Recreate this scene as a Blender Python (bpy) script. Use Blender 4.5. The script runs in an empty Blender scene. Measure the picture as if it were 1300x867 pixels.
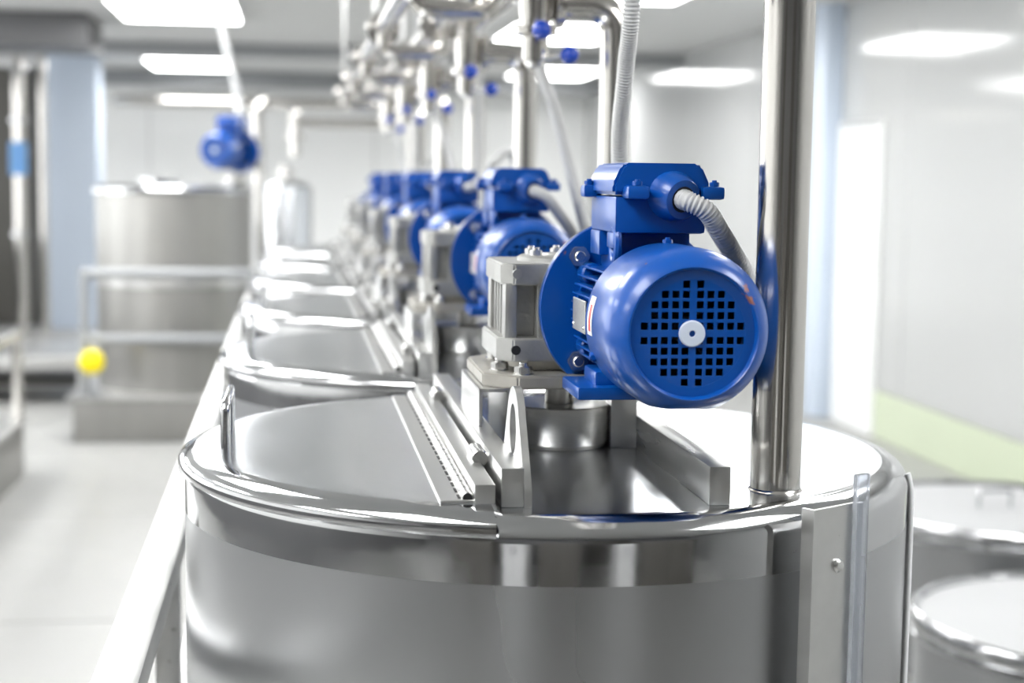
import bpy, bmesh, math, random
from mathutils import Vector, Matrix
random.seed(7)
PI = math.pi
scene = bpy.context.scene
C = scene.collection

# ------------------------------------------------------------------ camera
cam_d = bpy.data.cameras.new('camera'); cam = bpy.data.objects.new('camera', cam_d); C.objects.link(cam)
PITCH, YAW, ROLL = 0.1025, 0.1389, 0.0134
fw = Vector((math.sin(YAW)*math.cos(PITCH), math.cos(YAW)*math.cos(PITCH), -math.sin(PITCH)))
rt = Vector((math.cos(YAW), -math.sin(YAW), 0)); up = rt.cross(fw)
r2 = rt*math.cos(ROLL) + up*math.sin(ROLL); u2 = -rt*math.sin(ROLL) + up*math.cos(ROLL)
M = Matrix((r2, u2, -fw)).transposed().to_4x4(); M.translation = Vector((-0.283, -1.7422, 0.2978))
cam.matrix_world = M
cam_d.sensor_fit = 'HORIZONTAL'; cam_d.sensor_width = 36.0; cam_d.lens = 2000/1300*36
cam_d.clip_start = 0.05; cam_d.clip_end = 100
cam_d.dof.use_dof = True; cam_d.dof.focus_distance = 1.55; cam_d.dof.aperture_fstop = 3.8
scene.camera = cam

# ------------------------------------------------------------------ world, exposure
w = bpy.data.worlds.new('world'); scene.world = w; w.use_nodes = True
w.node_tree.nodes['Background'].inputs[0].default_value = (0.9, 0.95, 1, 1)
w.node_tree.nodes['Background'].inputs[1].default_value = 0.5
vs = scene.view_settings
vs.view_transform = 'Standard'; vs.look = 'None'; vs.gamma = 1.0; vs.exposure = 0.58; vs.use_curve_mapping = False
LAMP = 11.5; WIN = 2.2
scene.cycles.use_denoising = True
scene.cycles.max_bounces = 10; scene.cycles.diffuse_bounces = 6; scene.cycles.glossy_bounces = 6
scene.cycles.sample_clamp_indirect = 6.0
scene.cycles.caustics_reflective = False; scene.cycles.caustics_refractive = False

FLOOR, CEIL = -1.1, 1.35
S = 0.955            # spacing of the tanks in the row
NT = 6

# ------------------------------------------------------------------ materials
def srgb(r, g, b):
    f = lambda c: (c/255/12.92) if c/255 <= .04045 else ((c/255+.055)/1.055)**2.4
    return (f(r), f(g), f(b), 1)
MATS = {}
def mat(name, col, rough=.5, metal=0., bump=0., bscale=60., stretch=(1,1,1), var=0., vscale=20., rvar=0., coat=0., trans=0., emit=0., ior=1.45, spec=.5):
    m = bpy.data.materials.new(name); m.use_nodes = True; nt = m.node_tree; N = nt.nodes; L = nt.links
    b = N['Principled BSDF']
    b.inputs['Base Color'].default_value = col; b.inputs['Roughness'].default_value = rough; b.inputs['Metallic'].default_value = metal
    b.inputs['Coat Weight'].default_value = coat; b.inputs['Coat Roughness'].default_value = .12
    b.inputs['Transmission Weight'].default_value = trans; b.inputs['IOR'].default_value = ior
    b.inputs['Specular IOR Level'].default_value = spec
    if emit:
        b.inputs['Emission Color'].default_value = col; b.inputs['Emission Strength'].default_value = emit
    if bump or var or rvar:
        tc = N.new('ShaderNodeTexCoord'); mp = N.new('ShaderNodeMapping'); mp.inputs['Scale'].default_value = stretch
        L.new(tc.outputs['Object'], mp.inputs[0])
        def noise(sc, det=4):
            n = N.new('ShaderNodeTexNoise'); n.inputs['Scale'].default_value = sc; n.inputs['Detail'].default_value = det
            L.new(mp.outputs[0], n.inputs['Vector']); return n
        if bump:
            n = noise(bscale); bp = N.new('ShaderNodeBump'); bp.inputs['Strength'].default_value = bump; bp.inputs['Distance'].default_value = .0015
            L.new(n.outputs['Fac'], bp.inputs['Height']); L.new(bp.outputs[0], b.inputs['Normal'])
        if var:
            n = noise(vscale); mx = N.new('ShaderNodeMix'); mx.data_type = 'RGBA'
            mx.inputs[6].default_value = tuple(max(0, c*(1-var)) for c in col[:3])+(1,); mx.inputs[7].default_value = tuple(min(1, c*(1+var)) for c in col[:3])+(1,)
            L.new(n.outputs['Fac'], mx.inputs[0]); L.new(mx.outputs[2], b.inputs['Base Color'])
        if rvar:
            n = noise(vscale); mr = N.new('ShaderNodeMapRange'); mr.inputs[3].default_value = max(0, rough-rvar); mr.inputs[4].default_value = rough+rvar
            mr.inputs[1].default_value = .3; mr.inputs[2].default_value = .7
            L.new(n.outputs['Fac'], mr.inputs[0]); L.new(mr.outputs[0], b.inputs['Roughness'])
    MATS[name] = m; return m

m_shell = mat('brushed steel', (.50, .508, .522, 1), .30, 1, bump=.05, bscale=4, stretch=(1, 1, .5), var=.05, vscale=3, rvar=.04)
m_polish = mat('polished steel', (.60, .605, .615, 1), .10, 1, bump=.25, bscale=8, rvar=.05, vscale=14)
m_lid = mat('lid steel', (.67, .69, .715, 1), .22, 1, bump=.05, bscale=5, var=.04, vscale=4, rvar=.04)
m_bar = mat('satin bar steel', (.62, .62, .61, 1), .33, 1, bump=.05, bscale=40, stretch=(6, .6, 6), var=.08, vscale=9, rvar=.06)
m_pipe = mat('pipe steel', (.66, .64, .61, 1), .16, 1, bump=.008, bscale=20, stretch=(10, 10, .4), var=.06, vscale=6, rvar=.05)
m_disc = mat('turned steel', (.62, .61, .59, 1), .3, 1, bump=.01, bscale=50, stretch=(4, 4, 30), var=.1, vscale=20)
m_cast = mat('cast aluminium', (.43, .43, .415, 1), .42, .85, bump=.4, bscale=160, var=.22, vscale=28, rvar=.1)
m_castd = mat('grimy cast flange', (.40, .385, .35, 1), .5, .7, bump=.12, bscale=110, var=.35, vscale=24)
m_bolt = mat('zinc bolt', (.66, .66, .65, 1), .25, 1, var=.1, vscale=60)
m_dark = mat('painted cavity shade', (.008, .009, .012, 1), .7)  # near-black colour paints the shade inside holes and hollows
m_hub = mat('white plastic hub', srgb(205, 215, 232), .4, bump=.03, bscale=60)
m_cond = mat('grey conduit plastic', srgb(188, 189, 189), .45, var=.04, vscale=40)
m_black = mat('black rubber and gap shade', (.012, .012, .013, 1), .6)  # also colours the shade in the hinge gaps
m_plate = mat('nameplate metal', (.62, .62, .58, 1), .35, .85, var=.25, vscale=90, stretch=(1, 3, 6))
m_ball = mat('blue plastic ball', srgb(14, 70, 190), .25, coat=.4)
m_white = mat('white wall panel', (.90, .905, .90, 1), .35, var=.015, vscale=2)
m_gloss = mat('glossy white wall panel', (.50, .507, .505, 1), .09, bump=.12, bscale=1.2)
m_ceil = mat('ceiling panel', (.70, .705, .70, 1), .5)
m_pblue = mat('pale blue painted column', srgb(206, 217, 232), .4, var=.02, vscale=3)
m_green = mat('pale green wall base', srgb(200, 209, 184), .3, var=.03, vscale=3)
m_floor = mat('floor plate', (.325, .325, .315, 1), .40, .0, bump=.10, bscale=90, var=.06, vscale=7, rvar=.06)
m_joint = mat('floor joint', (.74, .74, .72, 1), .6)
m_duct = mat('dark duct metal', (.16, .16, .165, 1), .4, .6)
m_grey = mat('grey painted metal', (.33, .34, .35, 1), .45, .3)
m_cab = mat('dark cabinet', (.10, .095, .085, 1), .5)
m_yellow = mat('yellow plastic', srgb(240, 220, 20), .4)
m_dblue = mat('light blue sign', srgb(120, 175, 235), .4)
m_tankback = mat('matt tank steel', (.34, .335, .32, 1), .42, .9, var=.1, vscale=4, stretch=(4, 4, .6))
m_white2 = mat('white door', (.90, .91, .91, 1), .15, coat=.5)
m_acryl = mat('clear acrylic', (.86, .90, .98, 1), .05, trans=.88, ior=1.45)
m_hose = mat('milky hose plastic', (.9, .91, .93, 1), .3)
m_fix = mat('lamp housing', (.65, .65, .65, 1), .5)
m_lamp = mat('lamp diffuser', (.995, .998, .992, 1), .5, emit=LAMP)

# blue enamel with chips of rust
m_blue = mat('blue enamel', srgb(0, 74, 158), .32, bump=.03, bscale=90, var=.10, vscale=12, coat=.25)
def rust(m, lo):
    nt = m.node_tree; N = nt.nodes; L = nt.links; b = N['Principled BSDF']
    src = b.inputs['Base Color'].links[0].from_socket
    tc = N.new('ShaderNodeTexCoord'); n = N.new('ShaderNodeTexNoise'); n.inputs['Scale'].default_value = 38; n.inputs['Detail'].default_value = 3
    L.new(tc.outputs['Object'], n.inputs['Vector'])
    mr = N.new('ShaderNodeMapRange'); mr.inputs[1].default_value = lo; mr.inputs[2].default_value = lo+.02; L.new(n.outputs['Fac'], mr.inputs[0])
    mx = N.new('ShaderNodeMix'); mx.data_type = 'RGBA'; mx.inputs[7].default_value = srgb(120, 80, 75)
    L.new(mr.outputs[0], mx.inputs[0]); L.new(src, mx.inputs[6]); L.new(mx.outputs[2], b.inputs['Base Color'])
rust(m_blue, .735)
def chip(m, c, r):
    nt = m.node_tree; N = nt.nodes; L = nt.links; b = N['Principled BSDF']; src = b.inputs['Base Color'].links[0].from_socket
    tc = N.new('ShaderNodeTexCoord'); d = N.new('ShaderNodeVectorMath'); d.operation = 'DISTANCE'; d.inputs[1].default_value = c
    L.new(tc.outputs['Object'], d.inputs[0])
    n = N.new('ShaderNodeTexNoise'); n.inputs['Scale'].default_value = 160; L.new(tc.outputs['Object'], n.inputs['Vector'])
    a = N.new('ShaderNodeMath'); a.operation = 'MULTIPLY_ADD'; a.inputs[1].default_value = .022; L.new(n.outputs['Fac'], a.inputs[0]); L.new(d.outputs['Value'], a.inputs[2])
    mr = N.new('ShaderNodeMapRange'); mr.inputs[1].default_value = r+.0015; mr.inputs[2].default_value = r-.0015; L.new(a.outputs[0], mr.inputs[0])
    mx = N.new('ShaderNodeMix'); mx.data_type = 'RGBA'; mx.inputs[7].default_value = srgb(150, 98, 84)
    L.new(mr.outputs[0], mx.inputs[0]); L.new(src, mx.inputs[6]); L.new(mx.outputs[2], b.inputs['Base Color'])
chip(m_blue, (.1190, -.371, .2015), .0142); chip(m_blue, (.1245, -.371, .1935), .0138); chip(m_blue, (.002, -.30, .150), .0125)
# sticker: white with a red field and fine red lettering strokes
m_label = mat('warning sticker', (.85, .85, .86, 1), .35)
def sticker(m):
    nt = m.node_tree; N = nt.nodes; L = nt.links; b = N['Principled BSDF']
    uv = N.new('ShaderNodeUVMap'); uv.uv_map = 'UVMap'; sp = N.new('ShaderNodeSeparateXYZ'); L.new(uv.outputs[0], sp.inputs[0])
    def inside(sock, a, c):
        g = N.new('ShaderNodeMath'); g.operation = 'GREATER_THAN'; g.inputs[1].default_value = a; L.new(sock, g.inputs[0])
        l = N.new('ShaderNodeMath'); l.operation = 'LESS_THAN'; l.inputs[1].default_value = c; L.new(sock, l.inputs[0])
        x = N.new('ShaderNodeMath'); x.operation = 'MULTIPLY'; L.new(g.outputs[0], x.inputs[0]); L.new(l.outputs[0], x.inputs[1]); return x.outputs[0]
    x = N.new('ShaderNodeMath'); x.operation = 'MULTIPLY'; L.new(inside(sp.outputs[0], .3, .72), x.inputs[0]); L.new(inside(sp.outputs[1], .22, .9), x.inputs[1])
    mx = N.new('ShaderNodeMix'); mx.data_type = 'RGBA'; mx.inputs[6].default_value = (.85, .85, .86, 1); mx.inputs[7].default_value = srgb(225, 70, 60)
    L.new(x.outputs[0], mx.inputs[0]); L.new(mx.outputs[2], b.inputs['Base Color'])
sticker(m_label)

# ------------------------------------------------------------------ helpers
def frame(d):
    d = Vector(d).normalized(); a = Vector((0, 0, 1)) if abs(d.z) < .9 else Vector((1, 0, 0))
    u = d.cross(a).normalized(); return u, d.cross(u).normalized(), d
def B(): return bmesh.new()
def box(bm, x0, x1, y0, y1, z0, z1, bev=0., seg=2):
    v = [bm.verts.new((x, y, z)) for x in (x0, x1) for y in (y0, y1) for z in (z0, z1)]
    fs = [bm.faces.new([v[i] for i in q]) for q in ((0,1,3,2),(4,6,7,5),(0,4,5,1),(2,3,7,6),(0,2,6,4),(1,5,7,3))]
    if bev:
        es = list({e for f in fs for e in f.edges})
        bmesh.ops.bevel(bm, geom=es, offset=bev, segments=seg, affect='EDGES', profile=.6)
    return bm
def lathe(bm, prof, org=(0,0,0), ax=(0,0,1), n=48):
    u, v, d = frame(ax); org = Vector(org); rings = []
    for r, h in prof:
        if r < 1e-6: rings.append([bm.verts.new(org+d*h)])
        else: rings.append([bm.verts.new(org+d*h+(u*math.cos(2*PI*i/n)+v*math.sin(2*PI*i/n))*r) for i in range(n)])
    for a, b in zip(rings, rings[1:]):
        for i in range(n):
            j = (i+1) % n
            if len(a) == 1 and len(b) == 1: continue
            if len(a) == 1: bm.faces.new((a[0], b[i], b[j]))
            elif len(b) == 1: bm.faces.new((a[i], b[0], a[j]))
            else: bm.faces.new((a[i], b[i], b[j], a[j]))
    return bm
def cyl(bm, p0, p1, r, n=24, ch=0.):
    p0 = Vector(p0); p1 = Vector(p1); h = (p1-p0).length
    c = ch or r*.06
    return lathe(bm, [(0, 0), (r-c, 0), (r, c), (r, h-c), (r-c, h), (0, h)], p0, p1-p0, n)
def spline(pts, step):
    P = [Vector(q) for q in pts]; P = [P[0]*2-P[1]]+P+[P[-1]*2-P[-2]]; out = []
    for a, b, c, d in zip(P, P[1:], P[2:], P[3:]):
        n = max(2, int((c-b).length/step))
        for i in range(n):
            t = i/n
            out.append(.5*((2*b)+(c-a)*t+(2*a-5*b+4*c-d)*t*t+(3*b-a-3*c+d)*t**3))
    out.append(P[-2]); return out
def sweep(bm, pts, r, n=12, rf=None):
    pts = [Vector(q) for q in pts]; prev = None; rings = []
    for i, q in enumerate(pts):
        t = (pts[min(i+1, len(pts)-1)]-pts[max(i-1, 0)]).normalized()
        if prev is None: u, v, _ = frame(t)
        else:
            u = (prev-t*prev.dot(t)).normalized(); v = t.cross(u)
        prev = u; rr = r if rf is None else rf(i)
        rings.append([bm.verts.new(q+(u*math.cos(2*PI*k/n)+v*math.sin(2*PI*k/n))*rr) for k in range(n)])
    for a, b in zip(rings, rings[1:]):
        for k in range(n): bm.faces.new((a[k], a[(k+1) % n], b[(k+1) % n], b[k]))
    bm.faces.new(rings[0][::-1]); bm.faces.new(rings[-1]); return bm
def arc_path(pts, rad, n=6):
    """polyline with rounded corners"""
    P = [Vector(q) for q in pts]; out = [P[0]]
    for a, b, c in zip(P, P[1:], P[2:]):
        d0 = (a-b).normalized(); d1 = (c-b).normalized(); s = b+d0*rad; e = b+d1*rad
        for i in range(n+1):
            t = i/n; out.append(s*(1-t)**2+b*2*t*(1-t)+e*t*t)
    out.append(P[-1]); return out
def prism(bm, poly, fn, h0, h1, bev=0.):
    a = [bm.verts.new(fn(x, y, h0)) for x, y in poly]; b = [bm.verts.new(fn(x, y, h1)) for x, y in poly]
    n = len(poly); fs = [bm.faces.new(a[::-1]), bm.faces.new(b)]
    for i in range(n): fs.append(bm.faces.new((a[i], a[(i+1) % n], b[(i+1) % n], b[i])))
    if bev: bmesh.ops.bevel(bm, geom=list({e for f in fs for e in f.edges}), offset=bev, segments=2, affect='EDGES')
    return bm
def octo(x0, x1, y0, y1, c):
    return [(x0+c, y0), (x1-c, y0), (x1, y0+c), (x1, y1-c), (x1-c, y1), (x0+c, y1), (x0, y1-c), (x0, y0+c)]
def hexbolt(bm, r, h, shank=0.):
    prism(bm, [(r*math.cos(PI/3*i), r*math.sin(PI/3*i)) for i in range(6)], lambda x, y, z: (x, y, z), 0, h, r*.10)
    if shank: lathe(bm, [(r*1.12, -.0015), (r*1.12, .0003), (0, .0003)], n=20)
    lathe(bm, [(r*.5, h*.9), (r*.5, h*1.35), (r*.42, h*1.45), (0, h*1.45)], n=12)
    return bm
def mesh(name, bm, m, ang=35):
    bmesh.ops.recalc_face_normals(bm, faces=bm.faces); me = bpy.data.meshes.new(name); bm.to_mesh(me); bm.free()
    for f in me.polygons: f.use_smooth = True
    me.set_sharp_from_angle(angle=math.radians(ang)); me.materials.append(m); return me
def attach(o, parent):
    if parent is not None:
        o.parent = parent
        if parent.type == 'EMPTY' : o.matrix_parent_inverse = Matrix.Translation(parent.location).inverted()
    C.objects.link(o); return o
def part(name, bm, m, parent=None, ang=35):
    return attach(bpy.data.objects.new(name, mesh(name, bm, m, ang)), parent)
def inst(name, me, parent, loc=(0,0,0), rot=None):
    o = bpy.data.objects.new(name, me)
    o.matrix_basis = Matrix.Translation(loc) @ (rot or Matrix.Identity(4)); return attach(o, parent)
def tag(o, label, cat, group=None):
    o['label'] = label; o['category'] = cat
    if group: o['group'] = group
    return o
def thing(name, label, cat, loc, group=None):
    o = bpy.data.objects.new(name, None); o.location = loc; o.empty_display_size = .05; C.objects.link(o)
    return tag(o, label, cat, group)
def struct(name, bm, m, label=None):
    o = part(name, bm, m); o['kind'] = 'structure'
    if label: o['label'] = label
    return o
def dup(root, loc, label, rotz=0, scale=1, skip=()):
    def cp(o, parent):
        c = o.copy(); C.objects.link(c); pi = o.matrix_parent_inverse.copy(); c.parent = parent; c.matrix_parent_inverse = pi
        for ch in o.children:
            if ch.name.split('.')[0] not in skip: cp(ch, c)
        return c
    r = cp(root, None); r.location = loc; r.rotation_euler = (0, 0, rotz); r.scale = (scale,)*3; r['label'] = label; return r
def aim(d):   # rotation that takes +Z to d
    return Vector((0, 0, 1)).rotation_difference(Vector(d)).to_matrix().to_4x4()

# ------------------------------------------------------------------ the room
X0, X1, Y0, Y1 = -4.2, 2.95, -4.6, 15.6
fl = struct('floor', box(B(), X0, X1, Y0, Y1, FLOOR-.06, FLOOR-.006), m_joint, 'pale grey floor of anti-slip plates')
for xa, xb in ((X0, -.42), (-.42, X1)):
    fm = mesh('floor_plate', box(B(), xa+.006, xb-.006, -.794, .794, -.03, 0, .002, 1), m_floor)
    for j in range(13):
        y = -3.97+1.6*j
        if y+.8 < Y1+.01 and y-.8 > Y0: inst('floor_plate', fm, fl, (0, y, FLOOR))
struct('ceiling', box(B(), X0, X1, Y0, Y1, CEIL, CEIL+.08), m_ceil, 'light grey flat ceiling with recessed lamps')
def wall(name, bm, label, m, pieces):
    o = struct(name, bm, mat(name+' backing', (.5, .5, .5, 1), .6), label)
    for me_args in pieces:
        part('panel', box(B(), *me_args, .004, 1), m, o)
    return o
pw = 1.19
wb = []
x = X0
while x < X1-.01:
    x2 = min(x+1.2, X1); wb.append((x+.006, x2-.006, Y1-.02, Y1, FLOOR, CEIL)); x = x2
wall('wall_back', box(B(), X0-.1, X1+.1, Y1-.008, Y1+.1, FLOOR, CEIL), 'white panelled wall at the far end', m_white, wb)
wr = []
y = Y0
while y < Y1-.3:
    y2 = min(y+1.55, Y1-.03)
    wr.append((X1-.02, X1, y+.006, y2-.006, FLOOR+.26, CEIL)); y = y2
wall('wall_right', box(B(), X1-.008, X1+.1, Y0, Y1, FLOOR, CEIL), 'glossy white panelled wall on the right', m_gloss, wr)
struct('trim_1', box(B(), X1-.026, X1, 3.4, 7.25, FLOOR, FLOOR+.255, .002, 1), m_green, 'pale green band along the foot of the right wall')
struct('trim_4', box(B(), X1-.026, X1, 7.26, Y1, FLOOR, FLOOR+.255, .002, 1), m_gloss, 'white skirting at the far end of the right wall')
struct('trim_5', box(B(), X1-.026, X1, Y0, 3.39, FLOOR, FLOOR+.255, .002, 1), m_gloss, 'white skirting at the near end of the right wall')
struct('wall_left', box(B(), X0-.1, X0, Y0, Y1, FLOOR, CEIL), m_white, 'white wall on the left')
struct('added_dado_left', box(B(), X0, X0+.03, Y0, Y1, FLOOR, -.45, .004, 1), mat('added dark dado', (.14, .14, .145, 1), .5), 'added dark dado on the left wall, darkening reflections')  # dark strip added out of view to darken reflections in the rims
m_rear = mat('grey rear wall', (.20, .20, .205, 1), .5)
struct('wall_rear', box(B(), X0, X1, Y0-.1, Y0, FLOOR, CEIL), m_rear, 'grey wall behind the viewer')
for i, (xa, xb) in enumerate(((-2.9, -1.9), (.2, 1.2))):  # doors added out of view as dark stripes in the steel's reflections
    dd = struct('door_%d' % (i+2), box(B(), xa, xb, Y0, Y0+.05, FLOOR, .95, .005), m_cab, 'dark door added behind the viewer for its reflection')
    part('door_handle', cyl(B(), (xb-.12, Y0+.05, -.1), (xb-.12, Y0+.11, -.1), .02, 12), m_bolt, dd)
m_win = mat('added glowing pane', (.97, .985, 1, 1), .5, emit=WIN)
for i, (ya, yb2) in enumerate(((2.8, 5.0), (5.8, 8.0), (8.8, 11.0), (11.8, 14.6))):  # glowing panes added out of view to brighten the room
    wn = struct('added_window_%d' % (i+1), box(box(box(box(B(), X0, X0+.05, ya-.06, ya, -.35, 1.15), X0, X0+.05, yb2, yb2+.06, -.35, 1.15), X0, X0+.05, ya-.06, yb2+.06, -.41, -.35), X0, X0+.05, ya-.06, yb2+.06, 1.15, 1.21), m_fix, 'glowing frosted panes added to the unseen left wall as fill light')
    ym = (ya+yb2)/2
    for a, b in ((ya, ym-.02), (ym+.02, yb2)): part('pane', box(B(), X0+.005, X0+.02, a, b, -.35, 1.15), m_win, wn)
    part('mullion', box(B(), X0, X0+.045, ym-.02, ym+.02, -.35, 1.15), m_fix, wn)
d = struct('door_1', box(B(), X1-.05, X1-.022, 6.62, 7.22, FLOOR, .62, .004, 1), m_white2, 'bright white door panel in the right wall')
part('door_frame', sweep(B(), [(X1-.035, 6.59, FLOOR), (X1-.035, 6.59, .65), (X1-.035, 7.25, .65), (X1-.035, 7.25, FLOOR)], .014, 4), m_white, d)
struct('wall_column', box(B(), -2.47, -2.02, 12.9, 13.35, FLOOR, CEIL, .01), m_pblue, 'pale blue square column near the far left')
struct('wall_column', box(B(), X1-.14, X1-.02, 7.28, 7.5, FLOOR, CEIL, .008), m_pblue, 'narrow pale blue column on the right wall')
struct('trim_2', box(B(), X0, X1, 11.2, 11.45, CEIL-.10, CEIL), m_grey, 'grey beam across the ceiling')
struct('trim_3', box(B(), X0, X1, 14.6, 14.85, CEIL-.16, CEIL), m_grey, 'grey beam across the far ceiling')

# cabinets added behind the viewer to shape reflections in the polished steel
for i, (xa, xb, ya, h, mm, nm) in enumerate(((-2.2, -1.35, -3.2, .1, m_cab, 'dark'), (-1.1, -.75, -3.0, -.2, m_fix, 'pale'), (-.62, .05, -3.3, .2, m_cab, 'dark'), (.55, .8, -2.9, -.1, m_fix, 'pale'), (.95, 2.0, -3.1, .15, m_cab, 'dark'))):
    t = thing('reflection_cabinet', f'{nm} cabinet behind the viewer, {("first", "second", "third", "fourth", "fifth")[i]} from the left, added for its reflection', 'cabinet', ((xa+xb)/2, ya, FLOOR), 'added cabinets behind the viewer')
    part('body', box(B(), xa, xb, ya-.5, ya, FLOOR, h, .006), mm, t)
    xm = (xa+xb)/2
    for a, b, hx in ((xa+.01, xm-.005, xm-.03), (xm+.005, xb-.01, xm+.03)):
        dd = part('door', box(B(), a, b, ya+.001, ya+.02, FLOOR+.05, h-.02, .003), mm, t)
        part('handle', cyl(B(), (hx, ya+.03, FLOOR+.55), (hx, ya+.03, FLOOR+.68), .007, 8), m_bolt, dd)

# ceiling lamps
lh = mesh('housing', box(B(), -.40, .40, -.63, .63, -.035, 0, .006, 1), m_fix)
ld = mesh('diffuser', box(B(), -.37, .37, -.60, .60, -.04, -.02, .004, 1), m_lamp)
def lamp(x, y, label):
    t = thing('ceiling_lamp', label, 'lamp', (x, y, CEIL), 'bright panel lamps on the ceiling')
    inst('housing', lh, t, (x, y, CEIL)); inst('diffuser', ld, t, (x, y, CEIL))
lamp(-1.0, 8.45, 'bright rectangular ceiling lamp at the upper left, nearer of the two')
lamp(-1.22, 13.3, 'bright rectangular ceiling lamp at the upper left, farther of the two')
lamp(1.56, 9.3, 'bright ceiling lamp above the valve pipes, nearer of the two')
lamp(2.2, 13.4, 'bright ceiling lamp seen below the elbow pipes, farther of the two')
for y, yn in ((-.9, 'in front of the tank row'), (1.6, 'above the second tank'), (4.1, 'above the fifth tank'), (6.6, 'just beyond the tank row')):  # further lamps added out of view to light the room
    for x, xn in ((-2.9, 'near the left wall'), (-1.1, 'over the walkway'), (1.5, 'over the right aisle')):
        lamp(x, y, f'ceiling lamp {xn}, {yn}, added out of view as fill light')

# ------------------------------------------------------------------ mixing tank (first of the row, world coordinates)
R = .4
tank = thing('mixing_tank', 'foremost stainless steel mixing tank with half-hinged lid and polished rim', 'tank', (0, 0, FLOOR), 'steel mixing tanks in a row')
part('shell', lathe(B(), [(R, -.060), (R, -.25), (R, -.5), (R, -.8), (.36, -.86), (.05, -.93), (0, -.93)], n=128), m_shell, tank)
prof = [(R-.001, -.0606), (R+.0006, -.0605), (R+.0006, -.042), (R+.0006, -.024)]
prof += [(R-.024+.0246*math.cos(a), -.024+.024*math.sin(a)) for a in [PI/2*i/10 for i in range(1, 11)]]
part('polished_rim', lathe(B(), prof+[(R-.028, 0)], n=128), m_polish, tank)
part('deck', lathe(B(), [(R-.028, 0.0), (.2, .0005), (0, .0005)], n=96), m_lid, tank)
for a in range(4):
    x, y = .33*math.cos(PI/4+PI/2*a), .33*math.sin(PI/4+PI/2*a)
    part('leg', cyl(cyl(B(), (x, y, FLOOR), (x, y, FLOOR+.02), .045, 20), (x, y, FLOOR+.015), (x, y, -.84), .024, 16), m_pipe, tank)
# hinged half lid: a disc cut along a chord, with a rolled rim
XC = -.106
rows = [(.108, .0062), (.16, .0064), (.22, .0065), (.28, .0065), (.34, .0066), (.372, .0066), (.380, .0062)]
rows += [(.384+.0235*math.sin(a), -.010+.0155*math.cos(a)) for a in [PI/2*i/8 for i in range(1, 9)]]
rows += [(.4070, -.0150), (.4035, -.0180), (.4012, -.0170)]
bm = B(); NA = 96; vr = []
for r, z in rows:
    a0 = math.acos(XC/r) if r > -XC else PI
    vr.append([bm.verts.new((r*math.cos(a0+(2*PI-2*a0)*i/NA), r*math.sin(a0+(2*PI-2*a0)*i/NA), z)) for i in range(NA+1)])
for a, b in zip(vr, vr[1:]):
    for i in range(NA): bm.faces.new((a[i], a[i+1], b[i+1], b[i]))
half = part('half_lid', bm, m_lid, tank, 30)
half.data.materials.append(m_polish)
for f in half.data.polygons:
    c = f.center
    if math.hypot(c.x, c.y) > .379: f.material_index = 1
part('lid_handle', sweep(B(), arc_path([(-.354, -.062, .004), (-.354, -.062, .057), (-.354, .066, .057), (-.354, .066, .004)], .012), .0056, 14), m_polish, half)
part('hinge_leaf', box(B(), -.152, -.121, -.350, .345, .0062, .0092, .0006, 1), m_bar, half)
kn = mesh('hinge_knuckle', cyl(B(), (0, -.0118, 0), (0, .0118, 0), .0054, 12, .0006), m_bar)
part('hinge_gap_rod', cyl(B(), (-.1265, -.348, .0105), (-.1265, .345, .0105), .0046, 10), m_black, tank)  # coloured black so the knuckle gaps look shaded
sl = mesh('hinge_gap_shade', box(B(), -.0012, .0012, -.0085, .0085, 0, .0006), m_black)  # black strips on the leaf paint the dark gaps of the hinge
for i in range(24): inst('hinge_gap_shade', sl, tank, (-.1335, -.334+i*.0288, .0092))
for i in range(24): inst('hinge_knuckle', kn, tank, (-.1265, -.334+i*.0288, .0105))
part('hinge_bar', box(B(), -.1215, -.1025, -.357, .345, .0064, .0245, .0014), m_bar, tank)
bar = part('lid_bar', box(B(), -.0955, -.0742, -.342, .360, .0, .0365, .0016), m_bar, tank)
part('deck_bar', box(B(), .0978, .1185, -.347, .340, .0, .0365, .0016), m_bar, tank)
pin = mesh('hinge_pin', cyl(B(), (0, -.022, 0), (0, .022, 0), .0085, 20, .001), m_bolt)
for y in (-.225, .205): inst('hinge_pin', pin, tank, (-.1035, y, .0285))
# eye lug: tall plate with a hole, standing on edge along the bar
N = 40; bm = B(); cy, cz, rh = -.262, .060, .022
outl = []
for i in range(N):
    a = 2*PI*i/N; dx, dz = math.cos(a), math.sin(a); best = 9
    poly = [(-.349, .0), (-.185, .0), (-.185, .010)]+[(cy+.041*math.cos(t), cz+.041*math.sin(t)) for t in [math.radians(25+130*q/10) for q in range(11)]]+[(-.349, .010)]
    for (ay, az), (by, bz) in zip(poly, poly[1:]+poly[:1]):
        ey, ez = by-ay, bz-az; den = dx*ez-dz*ey
        if abs(den) < 1e-9: continue
        t = ((ay-cy)*ez-(az-cz)*ey)/den; s = ((ay-cy)*dz-(az-cz)*dx)/den
        if t > 0 and -1e-6 <= s <= 1+1e-6: best = min(best, t)
    outl.append((cy+dx*best, cz+dz*best))
def lug(xa, xb):
    o1 = [[bm.verts.new((xx, y, z)) for y, z in outl] for xx in (xa, xb)]
    i1 = [[bm.verts.new((xx, cy+rh*math.cos(2*PI*i/N), cz+rh*1.1*math.sin(2*PI*i/N))) for i in range(N)] for xx in (xa, xb)]
    for i in range(N):
        j = (i+1) % N
        for k in (0, 1): bm.faces.new((o1[k][i], o1[k][j], i1[k][j], i1[k][i]))
        bm.faces.new((o1[0][i], o1[0][j], o1[1][j], o1[1][i])); bm.faces.new((i1[0][i], i1[0][j], i1[1][j], i1[1][i]))
lug(-.0742, -.0672)
part('eye_lug', bm, m_bar, bar)
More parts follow.
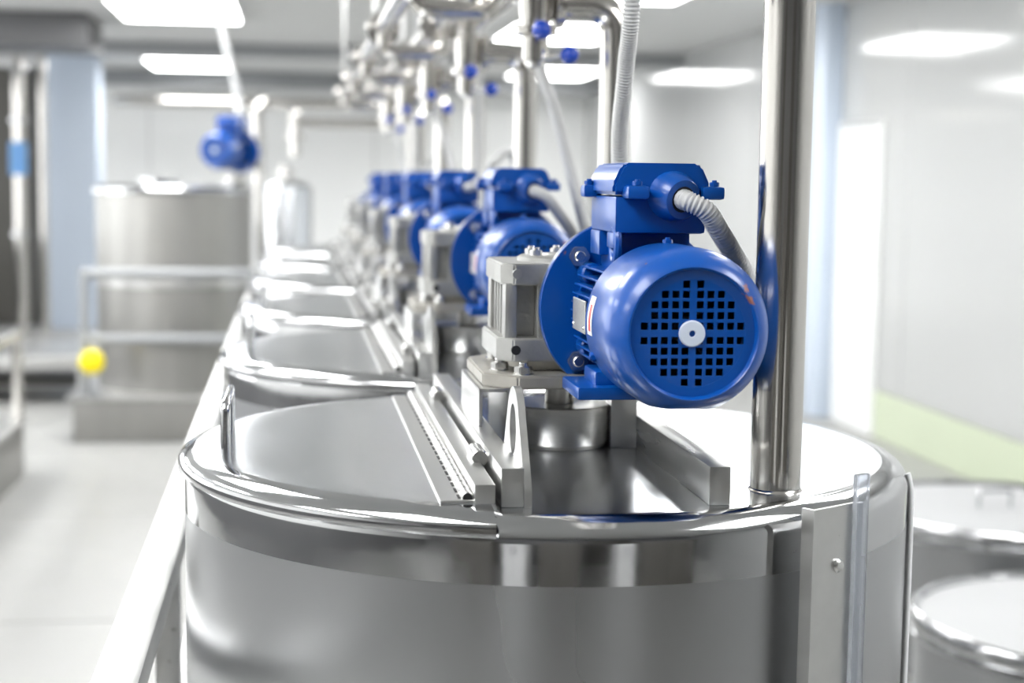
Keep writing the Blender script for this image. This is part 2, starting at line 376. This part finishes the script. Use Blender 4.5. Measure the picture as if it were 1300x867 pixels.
# bracket legs that carry the gearbox
part('bracket_leg', box(box(box(B(), -.088, -.084, -.10, .075, .0365, .077, .001), -.088, -.052, -.10, .075, .073, .077, .001), -.056, -.052, -.085, .075, .0006, .077, .001), m_bar, tank)
part('bracket_leg', box(B(), .068, .0975, -.036, .075, .0006, .077, .0012), m_bar, tank)

# level-glass bracket on the first tank only
def radial(az, r, z): return Vector((r*math.cos(az), r*math.sin(az), z))
g = thing('level_gauge', 'satin steel gauge bracket with clear acrylic strip on the foremost tank', 'gauge', (.215, -.345, -.75))
pa, pb = Vector((.1735, -.3785)), Vector((.2305, -.3425))
dv = (pb-pa).normalized(); nv = Vector((dv.y, -dv.x))
def fr(u, v, z): q = pa+dv*u+nv*v; return (q.x, q.y, z)
L = (pb-pa).length
sec = [(0, .004), (0, .018), (L, .018), (L, .015), (.003, .015), (.003, .004)]
part('bracket', prism(B(), sec, fr, -.75, .004, 0), m_bar, g)
sm = mesh('screw', lathe(B(), [(.0066, 0), (.0064, .002), (.0045, .004), (0, .0048)], n=18), m_bolt)
for z in (-.052, -.40): 
    q = fr(.036, .0178, z); inst('screw', sm, g, q, aim((nv.x, nv.y, 0)))
part('acrylic_strip', prism(B(), [(L-.013, .0183), (L-.013, .0245), (L+.005, .0245), (L+.005, .0183)], fr, -.75, .031, .0008), m_acryl, g)
tag(part('level_hose', sweep(B(), spline([(.3690, -.1515, -.010), (.3712, -.1525, -.02), (.3735, -.1535, -.06), (.3735, -.1535, -.3), (.3735, -.1535, -.74)], .012), .0036, 12), m_hose),
    'milky plastic hose running down the right flank of the foremost tank', 'hose')

# ------------------------------------------------------------------ gear motor
AX, AZ = .0735, .1620          # motor axis
gm = thing('gear_motor', 'nearest blue electric gear motor, on the foremost tank', 'motor', (.0155, 0, .001), 'blue gear motors in a row')
cx = .0155
bm = B()
box(bm, -.044, .118, -.046, .070, .108, .205, .003)
prism(bm, octo(-.061, .128, -.074, .084, .013), lambda x, y, z: (x, y, z), .185, .208, .0018)
prism(bm, octo(-.065, .130, -.079, .086, .016), lambda x, y, z: (x, y, z), .103, .128, .0018)
for y0, y1 in ((-.070, -.052), (.058, .078)): box(bm, -.0575, -.044, y0, y1, .126, .187, .003)
for y in (-.034, -.012, .010, .032): box(bm, -.0555, -.042, y-.0035, y+.0035, .126, .187, .0015)
for x0 in (-.022, .006): box(bm, x0, x0+.008, -.069, -.044, .126, .187, .002)
cyl(bm, (AX, -.058, AZ), (AX, -.0805, AZ), .062, 40)
cyl(bm, (-.045, -.0725, .197), (-.045, -.0765, .197), .0055, 16)
part('gearbox_housing', bm, m_cast, gm)
part('bore_shade_disc', cyl(B(), (-.046, -.077, .1155), (-.046, -.0795, .1155), .0052, 16), m_dark, gm)  # black disc on the slab paints the dark of a screw hole
part('top_cover', lathe(B(), [(.050, .207), (.050, .212), (.046, .2145), (.024, .2145), (.022, .2165), (0, .2165)], (cx, 0, 0), n=40), m_cast, gm)
hb = mesh('bolt', hexbolt(B(), .0075, .006), m_bolt); hs = mesh('bolt', hexbolt(B(), .0102, .0085, 1), m_bolt); hn = mesh('nut', hexbolt(B(), .0118, .0095), m_bolt); hm_ = mesh('bolt', hexbolt(B(), .0052, .0042), m_blue)
for a in range(6): inst('bolt', hb, gm, (cx+.037*math.cos(PI/6+PI/3*a), .037*math.sin(PI/6+PI/3*a), .2145))
part('output_flange', prism(B(), octo(-.082, .112, -.112, .108, .034), lambda x, y, z: (x, y, z), .0772, .0915, .002), m_castd, gm)
part('flange_spigot', lathe(B(), [(.062, .0915), (.062, .1035)], (cx, 0, 0), n=40), m_castd, gm)
for x, y in ((-.060, -.052), (-.040, -.094), (.070, -.085), (-.05, .065), (.09, .07)):
    inst('bolt', hs, gm, (x, y, .0918))
part('output_shaft', cyl(B(), (cx, 0, .045), (cx, 0, .0775), .0165, 24), m_disc, gm)
part('coupling_disc', lathe(B(), [(0, .001), (.053, .001), (.053, .0045), (.0565, .0055), (.0575, .0075), (.0575, .0465), (.0562, .048), (.028, .048), (.026, .0475), (0, .0475)], (cx, 0, 0), n=64), m_disc, gm)
# flange and motor
fl_ = part('motor_flange', lathe(B(), [(0, .0805), (.0955, .0805), (.0965, .0815), (.0965, .0915), (.0955, .0925), (.058, .0925), (.058, .100), (0, .100)], (AX, 0, AZ), (0, -1, 0), 72), m_blue, gm)
part('bare_edge', lathe(B(), [(.0960, .0800), (.0970, .0806), (.0970, .0836), (.0966, .0836)], (AX, 0, AZ), (0, -1, 0), 72), m_cast, fl_)
for a in (45, 135, 225, 315):
    inst('nut', hn, gm, (AX+.079*math.cos(math.radians(a)), -.0925, AZ+.079*math.sin(math.radians(a))), aim((0, -1, 0)))
bm = lathe(B(), [(.050, .098), (.0535, .103), (.0535, .262), (0, .262)], (AX, 0, AZ), (0, -1, 0), 40)
for a in (40, 140, 220, 320):
    q = Vector((AX+.060*math.cos(math.radians(a)), 0, AZ+.060*math.sin(math.radians(a))))
    cyl(bm, q+Vector((0, -.0926, 0)), q+Vector((0, -.125, 0)), .0115, 16, .002)
part('stator_body', bm, m_blue, gm)
fin = mesh('cooling_fin', box(B(), -.016, .016, -.0745, .0745, -.0011, .0011, .0005, 1), m_blue)
for i in range(-5, 6):
    dz = i*.0092
    tipx = .0655*math.sqrt(max(.05, 1-(dz/.085)**2))
    for s in (-1, 1): inst('cooling_fin', fin, gm, (AX+s*(tipx-.016), -.1795, AZ+dz))
part('motor_foot', box(box(box(B(), -.004, .149, -.222, -.128, .081, .094, .003), .016, .129, -.205, -.143, .092, .108, .004), .03, .115, -.195, -.15, .106, .125, .003), m_blue, gm)
part('nameplate', box(B(), AX-.0688, AX-.0668, -.205, -.137, AZ-.017, AZ+.016, .0006, 1), m_plate, gm)
for y in (-.200, -.142): part('nameplate_rivet', lathe(B(), [(.002, 0), (.0014, .0012), (0, .0014)], (AX-.0688, y, AZ-.011), (-1, 0, 0), 10), m_bolt, gm)
# fan cover with a pierced grille
RC = .0770
cov = part('fan_cover', lathe(B(), [(.0720, .2505), (RC-.001, .2485), (RC, .2515), (RC, .338), (.0760, .348), (.0730, .357), (.0675, .3655), (.0620, .3715), (.0600, .3725), (.0585, .3710), (.0575, .3670), (.0490, .3665), (.0490, .3640), (.0650, .3620), (.0740, .338), (.0740, .2510)], (AX, 0, AZ), (0, -1, 0), 72), m_blue, gm)
for v_ in cov.data.vertices: v_.co.z = max(v_.co.z, AZ-.0700)
offs = [.0065, .0161, .0258, .0352, .0444]; cen = [-o for o in offs[::-1]]+offs; hw = .0033
xs = sorted([c+s*hw for c in cen for s in (-1, 1)]+[-.052, .052])
bm = B(); vv = {}
yf, yb = -.3662, -.3640
def gv(i, j, y):
    k = (i, j, y)
    if k not in vv:
        gx, gz = xs[i], xs[j]; rr = math.hypot(gx, gz)
        if rr > .055: gx *= .055/rr; gz *= .055/rr
        vv[k] = bm.verts.new((AX+gx, y, AZ+gz))
    return vv[k]
n = len(xs)
def hole(i, j):
    if i % 2 == 0 or j % 2 == 0 or i < 0 or j < 0 or i >= n-1 or j >= n-1: return False
    return math.hypot((xs[i]+xs[i+1])/2, (xs[j]+xs[j+1])/2) < .0462
for i in range(n-1):
    for j in range(n-1):
        if hole(i, j):
            q = [(i, j), (i+1, j), (i+1, j+1), (i, j+1)]
            for a in range(4): bm.faces.new((gv(*q[a], yf), gv(*q[(a+1) % 4], yf), gv(*q[(a+1) % 4], yb), gv(*q[a], yb)))
        else:
            for y in (yf, yb):
                try: bm.faces.new((gv(i, j, y), gv(i+1, j, y), gv(i+1, j+1, y), gv(i, j+1, y)))
                except ValueError: pass
part('fan_grille', bm, m_blue, cov, 20)
bm = lathe(B(), [(0, .262), (.066, .262), (.066, .300), (.064, .300)], (AX, 0, AZ), (0, -1, 0), 40)
part('fan_shade_backing', bm, m_dark, cov)  # black surface paints the dark inside of the cover
bm = cyl(B(), (AX, -.29, AZ), (AX, -.345, AZ), .014, 16)
for a in range(7):
    a = 2*PI*a/7; ux, uz = math.cos(a), math.sin(a)
    prism(bm, [(.012, -.0015), (.055, -.0015), (.055, .0015), (.012, .0015)], lambda p, q, y: (AX+ux*p-uz*q, y, AZ+uz*p+ux*q), -.34, -.305)
part('fan', bm, m_black, cov)
part('hub_cap', lathe(B(), [(.0030, .3665), (.0030, .3695), (.0034, .3698), (.0110, .3696), (.0120, .3688), (.0120, .3660)], (AX-.001, 0, AZ), (0, -1, 0), 28), m_hub, cov)
part('hub_hole', lathe(B(), [(0, .3672), (.0031, .3672)], (AX-.001, 0, AZ), (0, -1, 0), 14), m_blue, cov)
for a in (90, 205, 335):
    dd = Vector((math.cos(math.radians(a)), 0, math.sin(math.radians(a)))); inst('cover_screw', hm_, gm, Vector((AX, -.262, AZ))+dd*.0763, aim(dd))
bm = B(); uvl = bm.loops.layers.uv.new('UVMap'); cols = []
for i in range(9):
    a = math.radians(160+28*i/8); cols.append([bm.verts.new((AX+.07725*math.cos(a), y, AZ+.07725*math.sin(a))) for y in (-.262, -.285)])
for i in range(8):
    f = bm.faces.new((cols[i][0], cols[i][1], cols[i+1][1], cols[i+1][0]))
    for l, (uu, v_) in zip(f.loops, ((0, i/8), (1, i/8), (1, (i+1)/8), (0, (i+1)/8))): l[uvl].uv = (uu, v_)
part('warning_label', bm, m_label, cov)
# terminal box
bm = box(B(), .027, .118, -.235, -.110, .247, .283, .004)
box(bm, .036, .109, -.212, -.118, .208, .250, .005)
box(bm, .0262, .052, -.160, -.112, .222, .2475, .003)
box(bm, .0262, .034, -.232, -.200, .232, .2475, .002)
tb = part('terminal_box', bm, m_blue, gm)
bm = B()
poly = [(-.0485, 0), (.0485, 0), (.0485, .010), (.040, .028), (.036, .031), (-.036, .031), (-.040, .028), (-.0485, .010)]
prism(bm, poly, lambda x, z, y: (.0725+x, y, .2845+z), -.238, -.107, .003)
for x0, x1, y0, y1 in ((.034, .056, -.260, -.225), (.014, .034, -.136, -.114), (.110, .133, -.250, -.228), (.112, .139, -.136, -.114)):
    box(bm, x0, x1, y0, y1, .2805, .2935, .004)
part('terminal_lid', bm, m_blue, tb)
for x, y in ((.045, -.2515), (.0215, -.125), (.1245, -.239), (.1305, -.125)): inst('lid_bolt', hm_, tb, (x, y, .2935))
gd = Vector((.35, -1, -.18)).normalized(); g0 = Vector((.082, -.226, .2850))
part('cable_gland', lathe(B(), [(.0255, 0), (.0245, .012), (.021, .024), (.019, .027), (.0128, .027), (.0125, .020), (0, .020)], g0, gd, 28), m_blue, tb)
part('gland_seal', lathe(B(), [(.0128, .021), (.0128, .0262), (.0095, .0262), (.0095, .020)], g0, gd, 24), m_black, tb)
# lifting eye
bm = B(); sweep(bm, [(.031, -.222+.0115*math.cos(t), .236+.0165*math.sin(t)) for t in [2*PI*i/20 for i in range(21)]], .0042, 8)
part('lifting_eye', bm, m_blue, gm)

# ------------------------------------------------------------------ copies of the tank and motor along the row
ords = ['', 'second', 'third', 'fourth', 'fifth', 'sixth and farthest']
for k in range(1, NT):
    dup(tank, (0, k*S, FLOOR), f'{ords[k]} stainless steel mixing tank from the front in the row', skip=() if k == 1 else ('hinge_knuckle', 'hinge_gap_shade'))
    dup(gm, (cx, k*S, .001), f'{ords[k]} blue gear motor from the front, on the {ords[k].split()[0]} tank')
dup(gm, (-.60, 7.1, .235), 'blurred blue gear motor on the tall tank at the back left', rotz=math.radians(-20), scale=1.2)

# ------------------------------------------------------------------ risers, manifold, valves
def rx(k): return .1835 if k == 0 else .212
RY = -.275
for k in range(NT):
    x, y = rx(k), RY+k*S
    nm = 'foremost' if k == 0 else ords[k].split()[0]
    t = thing('riser_pipe', f'upright steel riser pipe standing on the {nm} tank', 'pipe', (x, y, .0), 'steel riser pipes')
    part('pipe', sweep(B(), arc_path([(x, y, .0), (x, y, .565), (.120, y, .565)], .05, 8), .0246, 32), m_pipe, t)
    part('base_weld', lathe(B(), [(.0265, .0), (.0262, .001), (.0247, .0025)], (x, y, 0), n=32), m_pipe, t)
    v = thing('sampling_valve', f'steel valve with blue ball handles above the {nm} tank', 'valve', (.085, y, .47), 'valves with blue ball handles')
    bm = B(); lathe(bm, [(.020, 0), (.020, .035), (.034, .038), (.034, .050), (.022, .053), (.026, .075), (.026, .115), (.020, .12), (.020, .155)], (.085, y, .48), n=28)
    part('body', bm, m_pipe, v)
    part('clamp', lathe(B(), [(.024, 0), (.036, .002), (.037, .008), (.036, .016), (.024, .018)], (.112, y, .565), (1, 0, 0), 28), m_pipe, v)
    part('stem', cyl(B(), (.085, y, .47), (.085, y, .485), .012, 16), m_bolt, v)
    for bx, bz, by in ((.134, .487, -.03), (.088, .522, -.045)):
        h = part('handle', sweep(B(), [(.085, y, bz-.004), (bx-.006, y+by, bz)], .0045, 8), m_bolt, v)
        part('ball', lathe(B(), [(.0145*math.sin(PI*i/12), -.0145*math.cos(PI*i/12)) for i in range(13)], (bx, y+by, bz), n=24), m_ball, h)
yE = (NT-1)*S+.4
def manifold(label, x, z, r, ya, yb_, hang):
    t = thing('manifold_pipe', label, 'pipe', (x, ya, z), 'overhead manifold pipes')
    part('pipe', cyl(B(), (x, ya, z), (x, yb_, z), r, 28, .002), m_pipe, t)
    for i in range(1, NT):
        yy = i*S-.05
        part('clamp', lathe(B(), [(r, 0), (r+.020, .002), (r+.021, .014), (r, .016)], (x, yy+.1, z), (0, 1, 0), 24), m_pipe, t)
    for yy in hang: part('hanger', cyl(B(), (x, yy, z+r*.9), (x, yy, CEIL), .005, 8), m_bolt, t)
manifold('thick overhead steel manifold pipe running along the row', .055, .655, .0245, -.7, yE, (-.5, 1.3, 3.2, 4.9))
manifold('thin overhead steel pipe beside the thick manifold', .118, .63, .0115, -.7, yE, (-.4, 2.3, 4.6))
manifold('overhead steel pipe left of the thick manifold', -.075, .64, .019, 1.2, yE, (4.8,))
for k in range(1, NT):
    y = RY+k*S+.3
    tag(part('connecting_pipe', sweep(B(), arc_path([(-.075, y, .632), (-.075, y, .585), (.06, y, .585), (.06, y, .64)], .03, 6), .016, 20), m_pipe),
        f'bent steel pipe joining two overhead manifolds above the {ords[k].split()[0]} tank', 'pipe', 'bent connecting pipes')

# ------------------------------------------------------------------ conduits
st = g0+gd*.021
base = [tuple(st), tuple(st+gd*.014), (.111, -.262, .270), (.128, -.250, .250), (.147, -.232, .228), (.165, -.214, .204)]
paths = {0: base+[(.182, -.17, .165), (.190, -.07, .12), (.165, .09, .10), (.125, .135, .17), (.100, .10, .32), (.0945, .05, .42), (.0945, .02, .52), (.096, .03, .8), (.096, .03, CEIL)],
         1: base+[(.182, -.19, .186), (.198, -.160, .190), (.190, -.150, .225), (.150, -.10, .40), (.118, -.055, .544), (.16, -.02, .75), (.16, 0, CEIL)],
         2: [tuple(st), tuple(st+gd*.012), (.112, -.258, .290), (.145, -.235, .328), (.180, -.20, .358), (.203, -.17, .345), (.205, -.15, .27), (.20, -.08, .14), (.185, .06, .10), (.16, .13, .2), (.155, .12, .5), (.16, .12, CEIL)]}
for k in range(NT):
    p = paths[k if k in paths else (1 if k % 2 else 2)]
    nm = 'nearest' if k == 0 else ords[k].split()[0]
    pts = spline(p, .0009 if k == 0 else (.0018 if k == 1 else .012))
    if k < 2:
        per = 4 if k == 0 else 2
        rf = (lambda i: (.0103, .0095, .0081, .0095)[i % 4]) if k == 0 else (lambda i: (.0098, .0088)[i % 2])
    else: rf = None
    o = part('conduit', sweep(B(), pts, .0094, 14 if k == 0 else 10, rf), m_cond, ang=180)
    o.location = (0, k*S, 0)
    tag(o, f'pale grey corrugated conduit from the ceiling to the {nm} blue motor', 'conduit', 'grey motor conduits')

# ------------------------------------------------------------------ rail along the left of the row
t = thing('side_rail', 'bright flat steel rail along the left side of the tank row', 'rail', (-.455, -.75, FLOOR), )
part('top_rail', box(B(), -.482, -.434, -.9, yE, -.235, -.20, .003), m_bar, t)
part('lower_rail', box(B(), -.470, -.446, -.9, yE, -.53, -.50, .002), m_bar, t)
for y in (-.75, .48, 1.43, 2.4, 3.35, 4.3, 5.1): part('post', box(B(), -.475, -.441, y-.017, y+.017, FLOOR, -.234, .002), m_bar, t)

# ------------------------------------------------------------------ low tanks on the right
def low_tank(x, y, label):
    t = thing('low_tank', label, 'tank', (x, y, FLOOR), 'low steel tanks on the right')
    part('shell', lathe(B(), [(0, FLOOR+.002), (.40, FLOOR+.002), (.40, -.72), (.403, -.70)], (x, y, 0), n=80), m_shell, t)
    pr = [(.403, -.712), (.406, -.71), (.412, -.70)]+[(.402+.013*math.cos(a), -.674+.022*math.sin(a)) for a in [-PI/2+PI*i/8 for i in range(9)]]
    part('rim', lathe(B(), pr+[(.395, -.656), (.39, -.668)], (x, y, 0), n=80), m_polish, t)
    part('lid', lathe(B(), [(.40, -.672), (.388, -.667), (.3, -.664), (0, -.660)], (x, y, 0), n=80), m_lid2, t)
    part('lid_knob', sweep(B(), arc_path([(x-.05, y, -.662), (x-.05, y, -.61), (x+.05, y, -.61), (x+.05, y, -.662)], .014), .006, 10), m_polish, t)
m_lid2 = mat('matt white lid', (.40, .405, .41, 1), .55, .0, var=.04, vscale=4)
low_tank(1.50, 1.48, 'low steel tank with pale lid at the lower right, nearest')
low_tank(1.80, 2.66, 'low steel tank with pale lid behind the nearest low tank')

# ------------------------------------------------------------------ background, left
bx_, by_ = -.93, 7.15
t = thing('tall_tank', 'tall matt steel tank standing on a plinth at the back left', 'tank', (bx_, by_, -.86))
part('shell', lathe(B(), [(0, -.858), (.42, -.858), (.42, -.4), (.42, .205)], (bx_, by_, 0), n=72), m_tankback, t)
part('rim', lathe(B(), [(.42, .195), (.434, .20), (.436, .222), (.424, .236), (.41, .238)], (bx_, by_, 0), n=72), m_polish, t)
part('lid', lathe(B(), [(.41, .234), (.2, .236), (0, .237)], (bx_, by_, 0), n=72), m_lid, t)
part('band', lathe(B(), [(.4205, -.30), (.426, -.296), (.426, -.262), (.4205, -.258)], (bx_, by_, 0), n=72), m_bar, t)
part('manhole', lathe(B(), [(.10, .236), (.10, .262), (.112, .264), (.112, .278), (0, .284)], (bx_-.06, by_-.2, 0), n=32), m_polish, t)
t = thing('plinth', 'grey steel plinth under the tall back tank', 'platform', (bx_, by_, FLOOR))
part('body', box(B(), -1.42, -.46, 6.62, 7.75, FLOOR, -.875, .004), m_tankback, t)
part('top_plate', box(B(), -1.45, -.43, 6.59, 7.78, -.875, -.859, .003), m_bar, t)
t = thing('guard_rail', 'steel tube guard rail in front of the tall back tank', 'rail', (-1.0, 6.65, -.859))
for z in (-.215, -.56): part('tube', cyl(B(), (-1.36, 6.66, z), (-.50, 6.66, z), .026, 16), m_grey, t)
for x in (-1.36, -.50): part('post', cyl(B(), (x, 6.66, -.859), (x, 6.66, -.19), .022, 14), m_grey, t)
t = thing('slim_tank', 'slim pale steel tank behind the tall tank, beside the bent pipe', 'tank', (-.33, 8.35, FLOOR))
part('shell', lathe(B(), [(0, FLOOR+.002), (.17, FLOOR+.002), (.17, .20), (.165, .23), (.12, .265), (.05, .28), (0, .28)], (-.33, 8.35, 0), n=40), m_lid, t)
part('neck', cyl(B(), (-.33, 8.35, .27), (-.33, 8.35, .36), .03, 16), m_pipe, t)
part('neck_clamp', lathe(B(), [(.03, 0), (.05, .003), (.05, .02), (.03, .023)], (-.33, 8.35, .31), n=20), m_pipe, t)
t = thing('bent_pipe', 'tall steel pipe with a bend beside the tall back tank', 'pipe', (-.525, 7.75, FLOOR))
part('pipe', sweep(B(), arc_path([(-.42, 7.95, FLOOR), (-.50, 7.9, .60), (-.50, 7.9, .74), (-.27, 7.9, .74), (-.27, 7.9, .42)], .10, 8), .030, 20), m_pipe, t)
part('branch', cyl(B(), (-.29, 7.9, .62), (.35, 7.9, .62), .028, 18), m_pipe, t)
part('clamp', lathe(B(), [(.03, 0), (.052, .003), (.052, .025), (.03, .028)], (-.27, 7.9, .52), n=20), m_pipe, t)
tag(part('wall_pipe', sweep(B(), arc_path([(-2.0, 14.2, 1.02), (.9, 14.2, 1.02), (.9, 14.2, FLOOR)], .1, 6), .055, 18), m_pipe), 'long horizontal steel pipe along the far wall', 'pipe')
tag(part('conduit', sweep(B(), spline([(-.70, 7.0, CEIL), (-.66, 6.98, 1.1), (-.58, 6.95, .75), (-.56, 6.9, .62)], .03), .018, 10), m_cond), 'thin pale conduit dropping to the motor on the tall back tank', 'conduit')

tag(part('air_duct', box(B(), -4.0, -1.62, 9.0, 9.9, 1.13, CEIL, .01), m_duct), 'dark grey air duct under the ceiling at the upper left', 'duct')
t = thing('electrical_cabinet', 'tall dark cabinet at the far left edge beside the pale column', 'cabinet', (-2.9, 13.4, FLOOR))
part('body', box(B(), -3.10, -2.62, 13.2, 13.7, FLOOR, 1.25, .01), m_cab, t)
part('door', box(B(), -3.08, -2.64, 13.18, 13.2, FLOOR+.06, 1.22, .006), m_cab, t)
t = thing('stand_pipe', 'upright steel pipe with clamps in front of the dark cabinet', 'pipe', (-2.60, 12.3, FLOOR))
part('pipe', cyl(B(), (-2.60, 12.3, FLOOR), (-2.60, 12.3, CEIL), .05, 18), m_pipe, t)
for z in (-.25, .45, .72, 1.15): part('clamp', lathe(B(), [(.05, 0), (.075, .006), (.075, .04), (.05, .046)], (-2.60, 12.3, z), n=20), m_polish, t)
tag(part('stand_pipe', cyl(B(), (-2.43, 12.5, FLOOR), (-2.43, 12.5, CEIL), .034, 16), m_pipe), 'thinner upright steel pipe close to the pale column', 'pipe')
tag(part('light_blue_sign', box(B(), -2.67, -2.53, 12.21, 12.235, .28, .56, .004), m_dblue), 'small light blue sign fixed to the upright pipe', 'sign')
t = thing('low_bench', 'low grey steel bench on the floor at the far left', 'bench', (-1.75, 8.4, FLOOR))
part('top', box(B(), -2.6, -1.48, 8.0, 8.9, -.88, -.80, .006), m_bar, t)
part('shelf', box(B(), -2.55, -1.55, 8.1, 8.85, -1.0, -.985, .003), m_cab, t)
for x in (-2.5, -1.56):
    for y in (8.1, 8.8): part('leg', box(B(), x-.025, x+.025, y-.025, y+.025, FLOOR, -.88, .003), m_bar, t)
tag(part('yellow_cap', lathe(B(), [(0, 0), (.03, 0), (.03, .03), (.062, .034), (.066, .045), (.064, .07), (.05, .08), (0, .084)], (-1.315, 6.635, -.67), (0, -1, 0), n=32), m_yellow), 'bright yellow round push cap on the guard rail post', 'cap')
t = thing('step_platform', 'low steel step platform with handrail at the left edge', 'platform', (-1.9, 4.4, FLOOR))
part('body', box(B(), -2.5, -1.525, 2.9, 5.75, FLOOR, -.846, .004), m_tankback, t)
part('tread', box(B(), -2.5, -1.510, 2.9, 5.76, -.845, -.828, .004), m_bar, t)
part('handrail', sweep(B(), arc_path([(-1.54, 3.0, -.828), (-1.54, 3.0, -.43), (-1.54, 5.7, -.43), (-1.54, 5.7, -.828)], .05, 5), .024, 14), m_pipe, t)
part('post', cyl(B(), (-1.54, 4.4, -.828), (-1.54, 4.4, -.44), .018, 12), m_pipe, t)
